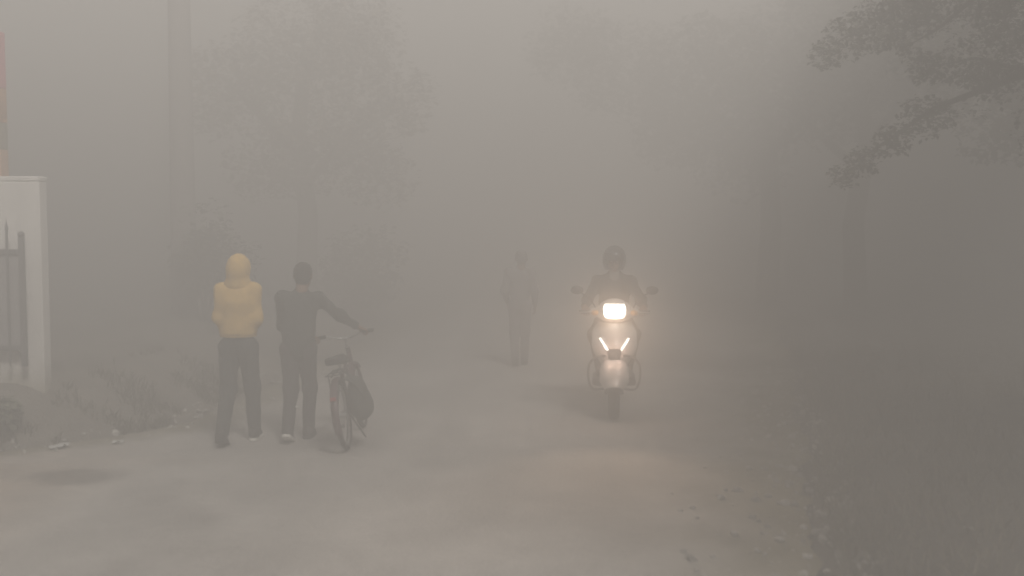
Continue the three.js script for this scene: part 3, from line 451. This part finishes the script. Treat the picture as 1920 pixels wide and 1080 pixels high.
// ------------------------------------------------------------------ bicycle
{
  const t = thing('bicycle', 'small dark bicycle tilted to the left, pushed along by its handlebar', 'bicycle', [-1.345, 0.008, -8.72]); t.rotation.z = R(9);
  const RA = [0, 0.29, 0], FA = [0, 0.29, -0.96], BB = [0, 0.27, -0.41], ST = [0, 0.6, -0.27], HT = [0, 0.76, -0.78], HB = [0, 0.6, -0.835];
  obj('frame', [rod(HT, HB, 0.021), rod(BB, ST, 0.015), rod([0, 0.57, -0.285], [0, 0.71, -0.79], 0.015), rod(BB, [0, 0.63, -0.825], 0.018), ...[-1, 1].flatMap((k) => [rod([k * 0.05, 0.29, 0], [k * 0.02, 0.27, -0.39], 0.009), rod([k * 0.05, 0.29, 0], [k * 0.015, 0.57, -0.27], 0.008)]), rod([-0.036, 0.27, -0.41], [0.036, 0.27, -0.41], 0.022)], M.bikePaint, t);
  obj('fork', [rod(HB, [0, 0.585, -0.842], 0.02), rod([-0.05, 0.59, -0.84], [0.05, 0.59, -0.84], 0.013), ...[-1, 1].map((k) => tube([[k * 0.05, 0.59, -0.84], [k * 0.05, 0.42, -0.9], [k * 0.05, 0.29, -0.96]], 0.011, 10, 7))], M.bikePaint, t);
  for (const A of [RA, FA]) {
    const w = obj('wheel', [new THREE.CylinderGeometry(0.022, 0.022, 0.09, 12).rotateZ(Math.PI / 2).translate(...A)], M.chrome, t);
    obj('tyre', new THREE.TorusGeometry(0.268, 0.022, 10, 48).rotateY(Math.PI / 2).translate(...A), M.rubber, w);
    obj('rim', new THREE.TorusGeometry(0.243, 0.011, 6, 48).rotateY(Math.PI / 2).translate(...A), M.chrome, w);
    const sp = []; for (let i = 0; i < 28; i++) { const a = i / 28 * 2 * Math.PI, k = i % 2 ? 1 : -1, b = a + (i % 4 < 2 ? 0.5 : -0.5); sp.push(rod([A[0] + k * 0.03, A[1] + Math.sin(b) * 0.02, A[2] + Math.cos(b) * 0.02], [A[0], A[1] + Math.sin(a) * 0.235, A[2] + Math.cos(a) * 0.235], 0.0013, 0.0013, 4)); }
    obj('spokes', sp, M.chrome, w);
    const mud = shell((u, v) => { const a = lerp(A === RA ? -0.35 : 0.35, A === RA ? 2.5 : 2.3, v), x = (u - 0.5) * 0.06, r = 0.305 + 0.012 * Math.cos((u - 0.5) * 3); return [A[0] + x, A[1] + Math.sin(a) * r, A[2] + Math.cos(a) * r]; }, 6, 24, 0.003);
    obj('mudguard', mud, M.bikePaint, t);
  }
  obj('seat_post', rod(ST, [0, 0.7, -0.235], 0.012), M.chrome, t);
  const sad = new THREE.Shape(); sad.moveTo(-0.02, -0.16); sad.bezierCurveTo(-0.03, -0.05, -0.085, 0, -0.085, 0.07); sad.bezierCurveTo(-0.08, 0.12, 0.08, 0.12, 0.085, 0.07); sad.bezierCurveTo(0.085, 0, 0.03, -0.05, 0.02, -0.16); sad.bezierCurveTo(0.012, -0.175, -0.012, -0.175, -0.02, -0.16);
  obj('saddle', new THREE.ExtrudeGeometry(sad, { depth: 0.025, bevelEnabled: true, bevelSize: 0.014, bevelThickness: 0.016, bevelSegments: 4, curveSegments: 12 }).rotateX(Math.PI / 2).translate(0, 0.735, -0.22), M.black, t);
  obj('stem', [rod(HT, [0, 0.83, -0.757], 0.012), rod([0, 0.83, -0.757], [0, 0.845, -0.79], 0.014)], M.chrome, t);
  obj('handlebar', tube([[-0.25, 0.885, -0.69], [-0.17, 0.885, -0.72], [-0.07, 0.85, -0.785], [0, 0.845, -0.795], [0.07, 0.85, -0.785], [0.17, 0.885, -0.72], [0.25, 0.885, -0.69]], 0.011, 40, 8), M.chrome, t);
  for (const k of [-1, 1]) { obj('grip', rod([k * 0.165, 0.886, -0.722], [k * 0.262, 0.885, -0.688], 0.017, 0.016, 12), M.rubber, t); obj('brake_lever', tube([[k * 0.12, 0.86, -0.76], [k * 0.16, 0.855, -0.785], [k * 0.24, 0.86, -0.755]], 0.005, 12, 6), M.chrome, t); }
  const cr = obj('crank', [new THREE.TorusGeometry(0.075, 0.006, 6, 32).rotateY(Math.PI / 2).translate(0.045, 0.27, -0.41), rod([0.045, 0.27, -0.41], [0.06, 0.4, -0.47], 0.009), rod([-0.05, 0.27, -0.41], [-0.06, 0.14, -0.35], 0.009), rod([-0.05, 0.27, -0.41], [0.05, 0.27, -0.41], 0.01), ...[0, 1, 2].map((i) => rod([0.045, 0.27, -0.41], [0.045, 0.27 + Math.sin(i * 2.09 + 0.3) * 0.073, -0.41 + Math.cos(i * 2.09 + 0.3) * 0.073], 0.005))], M.chrome, t);
  obj('pedal', rbox(0.09, 0.024, 0.065, 0.006, 0.105, 0.4, -0.47), M.black, cr); obj('pedal', rbox(0.09, 0.024, 0.065, 0.006, -0.105, 0.14, -0.35), M.black, cr);
  obj('chain_guard', rbox(0.012, 0.05, 0.42, 0.006, 0.062, 0.345, -0.22), M.bikePaint, t);
  obj('carrier', [...[-1, 0, 1].map((k) => rod([k * 0.05, 0.64, -0.22], [k * 0.05, 0.64, 0.16], 0.005)), ...[-0.2, -0.02, 0.15].map((z) => rod([-0.06, 0.64, z], [0.06, 0.64, z], 0.005)), ...[-1, 1].map((k) => rod([k * 0.055, 0.64, 0.03], [k * 0.06, 0.29, 0], 0.005))], M.black, t);
  obj('rear_reflector', rbox(0.05, 0.03, 0.012, 0.005, 0, 0.47, 0.285), std([0.3, 0.02, 0.02], 0.3), t);
  obj('kickstand', rod([0.06, 0.28, -0.03], [0.15, 0.07, -0.06], 0.008), M.black, t);
}
{
  const t = thing('bag', 'dark soft bag slung on the right of the bicycle carrier', 'bag', [-1.345, 0.008, -8.72]); t.rotation.z = R(9);
  const f = blend([ell([0.15, 0.42, -0.02], [0.085, 0.17, 0.16]), ell([0.175, 0.33, -0.02], [0.09, 0.1, 0.15])], 0.06);
  obj('bag_body', uvBox(net((x, y, z) => f(x, y, z) + 0.006 * noise(x * 18, y * 14, z * 18), [0.02, 0.15, -0.25], [0.32, 0.66, 0.22], 0.011), 3), M.bag, t);
  obj('strap', tube([[0.11, 0.56, -0.05], [0.06, 0.65, -0.05], [0, 0.654, -0.05], [-0.05, 0.6, -0.05]], 0.009, 16, 6), M.bag, t);
  obj('flap', uvBox(shell((u, v) => [0.07 + 0.19 * v * (1 - 0.15 * v), 0.595 - 0.2 * v * v, -0.17 + 0.3 * u], 10, 10, 0.006), 3), M.bag, t);
}

// ------------------------------------------------------------------ scooter and rider
const SP = [0.965, 0.008, -10.07], ST = R(-5);
{
  const t = thing('motor_scooter', 'pale motor scooter riding towards the viewer with its headlight lit', 'scooter', SP, ST);   // front at z = 0, faces +z
  const FZ = -0.02, RZ = -1.26;
  for (const z of [FZ, RZ]) {
    const w = obj('wheel', [new THREE.CylinderGeometry(0.045, 0.045, 0.11, 16).rotateZ(Math.PI / 2).translate(0, 0.235, z), ...[0, 1, 2, 3, 4].map((i) => { const a = i / 5 * 6.283; return rod([0, 0.235, z], [0, 0.235 + Math.sin(a) * 0.15, z + Math.cos(a) * 0.15], 0.018, 0.014, 6); })], M.scooterGrey, t);
    obj('tyre', new THREE.LatheGeometry([[0.15, -0.04], [0.19, -0.052], [0.222, -0.045], [0.235, -0.015], [0.235, 0.015], [0.222, 0.045], [0.19, 0.052], [0.15, 0.04], [0.15, -0.04]].map((p) => new THREE.Vector2(...p)), 44).rotateZ(Math.PI / 2).translate(0, 0.235, z), M.rubber, w);
    obj('rim', new THREE.TorusGeometry(0.152, 0.022, 8, 40).rotateY(Math.PI / 2).translate(0, 0.235, z), M.chrome, w);
  }
  // front fender over the wheel, with a peak at the front
  obj('front_fender', shell((u, v) => { const a = lerp(0.38, 2.1, v), half = lerp(0.11, 0.075, sstep(0.3, 0, v)), c = (u - 0.5) * 2, r = 0.275 + 0.07 * sstep(0.1, 0.55, v) - 0.075 * c * c * c * c - 0.03 * c * c; return [c * half * 1.25, 0.235 + Math.sin(a) * r, FZ + Math.cos(a) * r]; }, 20, 28, 0.006), M.scooterWhite, t);
  obj('fork', [-1, 1].map((k) => rod([k * 0.07, 0.235, FZ], [k * 0.055, 0.62, FZ - 0.16], 0.022, 0.024, 10)), M.scooterGrey, t);
  // apron: wide shield that narrows downwards, keeled along its middle
  const apW = (v) => 0.1 + 0.115 * sstep(0, 0.55, v) - 0.055 * sstep(0.78, 1.02, v);
  obj('apron', shell((u, v) => { const c = (u - 0.5) * 2, y = 0.43 + 0.47 * v, z = FZ + 0.1 - 0.2 * v - 0.15 * c * c - 0.02 * Math.abs(c) + 0.05 * Math.sin(v * 3.14); return [c * apW(v), y, z]; }, 26, 26, 0.012), M.scooterWhite, t);
  obj('leg_shield', shell((u, v) => { const c = (u - 0.5) * 2; return [-c * apW(v) * 0.97, 0.36 + 0.53 * v, FZ - 0.13 - 0.14 * v - 0.1 * c * c]; }, 14, 16, 0.02), M.scooterGrey, t);
  // dark centre panel above the fender
  obj('centre_panel', shell((u, v) => { const c = (u - 0.5) * 2, w = lerp(0.03, 0.075, v); const y = 0.47 + 0.2 * v; const vv = (y - 0.43) / 0.47, cc = c * w / apW(vv); return [c * w, y, 0.005 + FZ + 0.1 - 0.2 * vv - 0.15 * cc * cc - 0.02 * Math.abs(cc) + 0.05 * Math.sin(vv * 3.14)]; }, 10, 10, 0.008), M.scooterGrey, t);
  for (const k of [-1, 1]) {                     // slanting running lamps
    const pts = []; for (let i = 0; i <= 8; i++) { const q = i / 8, x = k * lerp(0.062, 0.135, q), y = lerp(0.655, 0.755, q), vv = (y - 0.43) / 0.47, cc = x / apW(vv); pts.push([x, y, 0.012 + FZ + 0.1 - 0.2 * vv - 0.15 * cc * cc - 0.02 * Math.abs(cc) + 0.05 * Math.sin(vv * 3.14)]); }
    obj('running_lamp', tube(pts, 0.0095, 14, 8), led, t);
    const p = new THREE.PointLight(col(1, 0.64, 0.47), 0.07, 0, 2); p.position.set(k * 0.1, 0.69, 0.19); p.castShadow = true; p.shadow.radius = 1.0; t.add(p); p.name = 'running_lamp_glow';
  }
  // handlebar cowl, headlight
  const cow = blend([ell([0, 1.0, -0.2], [0.17, 0.105, 0.13]), cap([-0.2, 0.99, -0.25], [0.2, 0.99, -0.25], 0.042), ell([0, 1.07, -0.24], [0.11, 0.055, 0.1])], 0.05);
  obj('handlebar_cowl', net(cow, [-0.3, 0.84, -0.42], [0.3, 1.18, 0.02], 0.011), M.scooterWhite, t);
  const lens = new THREE.Shape(), lw = 0.1, lh = 0.062; lens.moveTo(-lw * 0.8, lh); lens.lineTo(lw * 0.8, lh); lens.bezierCurveTo(lw * 1.05, lh, lw * 1.05, -lh * 0.3, lw * 0.85, -lh * 0.75); lens.bezierCurveTo(lw * 0.7, -lh * 1.1, -lw * 0.7, -lh * 1.1, -lw * 0.85, -lh * 0.75); lens.bezierCurveTo(-lw * 1.05, -lh * 0.3, -lw * 1.05, lh, -lw * 0.8, lh);
  const hl = obj('headlight', new THREE.ExtrudeGeometry(lens, { depth: 0.03, bevelEnabled: true, bevelSize: 0.008, bevelThickness: 0.012, bevelSegments: 3, curveSegments: 14 }).translate(0, 1.015, -0.098), head, t);
  obj('bezel', new THREE.ExtrudeGeometry(lens, { depth: 0.05, bevelEnabled: true, bevelSize: 0.02, bevelThickness: 0.004, bevelSegments: 2, curveSegments: 14 }).translate(0, 1.015, -0.155), M.chrome, hl);
  const sp = new THREE.SpotLight(col(1, 0.7, 0.48), 13, 0, R(40), 1, 2); sp.position.set(0, 1.005, -0.035); sp.target.position.set(0, 0.85, 4); sp.castShadow = true; sp.shadow.radius = 3.5; sp.name = 'headlight_beam'; t.add(sp, sp.target);
  for (const k of [-1, 1]) {
    obj('turn_indicator', ellipsoid(k * 0.185, 0.995, -0.165, 0.04, 0.026, 0.035), std([0.55, 0.28, 0.08], 0.3), t);
    obj('grip', rod([k * 0.215, 0.995, -0.27], [k * 0.34, 0.99, -0.31], 0.018, 0.017, 14), M.rubber, t);
    obj('brake_lever', tube([[k * 0.2, 1.0, -0.225], [k * 0.26, 0.995, -0.215], [k * 0.34, 0.99, -0.25]], 0.006, 12, 6), M.chrome, t);
    const mi = obj('mirror', ellipsoid(k * 0.36, 1.205, -0.26, 0.062, 0.042, 0.02), M.black, t);
    obj('stalk', tube([[k * 0.17, 1.02, -0.26], [k * 0.24, 1.12, -0.25], [k * 0.34, 1.19, -0.265]], 0.007, 14, 6), M.black, mi);
    obj('mirror_glass', new THREE.CylinderGeometry(0.05, 0.05, 0.004, 24).scale(1, 1, 0.66).rotateX(Math.PI / 2).translate(k * 0.36, 1.205, -0.279), M.chrome, mi);
  }
  for (const k of [-1, 1]) obj('leg_guard', tube([[k * 0.06, 0.6, 0.0], [k * 0.16, 0.6, 0.03], [k * 0.235, 0.52, 0.02], [k * 0.24, 0.38, 0.0], [k * 0.2, 0.28, -0.05], [k * 0.1, 0.26, -0.16]], 0.011, 30, 8), M.scooterGrey, t);
  obj('floorboard', uvBox(rbox(0.42, 0.07, 0.46, 0.025, 0, 0.32, -0.43)), M.scooterGrey, t);
  obj('tunnel', rbox(0.1, 0.05, 0.4, 0.02, 0, 0.37, -0.44), M.scooterGrey, t);
  const bodyF = blend([cap([0, 0.54, -0.72], [0, 0.6, -1.35], 0.16, 0.13), cap([0, 0.42, -0.75], [0, 0.5, -1.2], 0.14, 0.12)], 0.09);
  obj('rear_body', net((x, y, z) => Math.max(bodyF(x, y, z), y - 0.7), [-0.26, 0.2, -1.62], [0.26, 0.8, -0.5], 0.016), M.scooterWhite, t);
  const seatF = blend([cap([0, 0.72, -0.68], [0, 0.74, -1.0], 0.11, 0.12), cap([0, 0.77, -1.02], [0, 0.79, -1.34], 0.115, 0.1)], 0.06);
  obj('seat', net((x, y, z) => Math.max(seatF(x, y, z), 0.7 - y), [-0.2, 0.64, -1.55], [0.2, 0.95, -0.5], 0.013), M.seatVinyl, t);
  obj('grab_rail', tube([[-0.13, 0.72, -1.2], [-0.14, 0.8, -1.45], [0, 0.82, -1.54], [0.14, 0.8, -1.45], [0.13, 0.72, -1.2]], 0.013, 30, 8), M.chrome, t);
  obj('tail_lamp', ellipsoid(0, 0.62, -1.47, 0.09, 0.035, 0.03), std([0.35, 0.02, 0.02], 0.3), t);
  obj('engine', [rbox(0.12, 0.16, 0.5, 0.04, -0.13, 0.26, -1.05), rbox(0.16, 0.14, 0.24, 0.04, 0.02, 0.3, -0.9)], M.scooterGrey, t);
  obj('exhaust', [rod([0.15, 0.22, -0.95], [0.16, 0.3, -1.5], 0.05, 0.055, 16)], M.scooterGrey, t);
  obj('rear_fender', shell((u, v) => { const a = lerp(1.2, 3.2, v), c = (u - 0.5) * 2, r = 0.27 - 0.03 * c * c; return [c * 0.075, 0.235 + Math.sin(a) * r, RZ + Math.cos(a) * r]; }, 8, 20, 0.005), M.black, t);
  obj('shock_absorber', rod([-0.12, 0.3, -1.28], [-0.12, 0.6, -1.2], 0.025, 0.025, 12), M.chrome, t);
}
function ellipsoid(x, y, z, a, b, c) { return new THREE.SphereGeometry(1, 24, 16).scale(a, b, c).translate(x, y, z); }
{
  // built facing -z, turned to ride towards the viewer; base under the seat
  const bx = SP[0] + Math.sin(ST) * -0.78, bz = SP[2] + Math.cos(ST) * -0.78;
  const J = { s: 1.0, pelvis: [0, 0.9, 0.04], waist: [0, 1.03, 0.03], chest: [0, 1.2, -0.02], neck: [0, 1.34, -0.05], head: [0, 1.47, -0.07], hs: 0.97, nod: 0,
    limbs: { sh: [[-0.165, 1.255, -0.02], [0.165, 1.255, -0.02]], el: [[-0.27, 1.08, -0.16], [0.27, 1.08, -0.16]], wr: [[-0.285, 1.03, -0.39], [0.285, 1.03, -0.39]], hip: [[-0.09, 0.88, 0.02], [0.09, 0.88, 0.02]], kn: [[-0.19, 0.76, -0.4], [0.19, 0.76, -0.4]], an: [[-0.13, 0.435, -0.32], [0.13, 0.435, -0.32]], toe: [[-0.14, 0.39, -0.46], [0.14, 0.39, -0.46]] },
    pitch: [0, 0], hand: [{ dir: [0.05, -0.25, -0.9], palm: [0, -0.95, 0.2], curl: 0.85 }, { dir: [-0.05, -0.25, -0.9], palm: [0, -0.95, 0.2], curl: 0.85 }] };
  const t = figure('person', 'rider in a dark helmet and dark jacket seated on the motor scooter', [bx, 0.008, bz], Math.PI + ST, J, { jacket: M.riderJacket, trousers: M.riderTrousers, hem: -0.02, girth: 1.12, leg: 1.0, sleeve: 0.92, soft: 0.06 });
  const hF = blend([ell([0, 1.5, -0.055], [0.118, 0.125, 0.135]), ell([0, 1.435, -0.05], [0.108, 0.09, 0.12])], 0.03), face = ell([0, 1.455, -0.19], [0.085, 0.072, 0.1]), bore = ell([0, 1.38, -0.05], [0.082, 0.11, 0.09]);
  const he = obj('helmet', net((x, y, z) => Math.max(hF(x, y, z), -face(x, y, z), -bore(x, y, z), 1.375 - y), [-0.16, 1.32, -0.24], [0.16, 1.66, 0.13], 0.008), M.helmet, t);
  obj('visor', shell((u, v) => { const a = lerp(-0.85, 0.85, 1 - u), y = lerp(1.475, 1.55, v), r = Math.sqrt(Math.max(0.02, 1 - ((y - 1.5) / 0.13) ** 2)) ; return [Math.sin(a) * 0.124 * r, y, -0.055 - Math.cos(a) * 0.142 * r]; }, 16, 6, 0.003), M.visor, he);
  obj('shirt_front', uvBox(net((x, y, z) => Math.max(cap([0, 1.2, -0.03], [0, 1.345, -0.065], 0.124, 0.072, 1.2)(x, y, z), Math.abs(x) - 0.035 * sstep(1.1, 1.34, y) - 0.012, z + 0.06), [-0.1, 1.05, -0.2], [0.1, 1.44, 0.05], 0.008), 3), M.shirt, t);
}

// ------------------------------------------------------------------ litter
function scrap(label, x, z, w, d, seed) {
  const r = rng(seed), g = new THREE.PlaneGeometry(w, d, 8, 8).rotateX(-Math.PI / 2), p = g.attributes.position;
  for (let i = 0; i < p.count; i++) p.setXYZ(i, p.getX(i) * (1 + 0.2 * (r() - 0.5)), 0.012 + 0.035 * Math.abs(noise(p.getX(i) * 22, p.getZ(i) * 22, seed)) + 0.01 * r(), p.getZ(i));
  g.computeVertexNormals();
  const m = obj('paper_scrap', shellOf(g), M.litter); m.position.set(x, Math.max(groundHeight(x, z), 0.006), z); m.rotation.y = r() * 3; tag(m, label, 'litter'); return m;
}
function shellOf(g) { const a = g.toNonIndexed(), b = a.clone().translate(0, -0.003, 0); return mergeGeometries([a, b]); }
scrap('small white scrap of litter on the soil between gate and walkers', -3.32, -8.95, 0.09, 0.05, 3);
scrap('wide pale sheet of litter lying on the soil below the gate', -3.75, -8.78, 0.17, 0.1, 4);
scrap('tiny white scrap of litter in the grass at the bottom right', 2.62, -6.05, 0.05, 0.04, 5);

renderer.render(scene, camera);
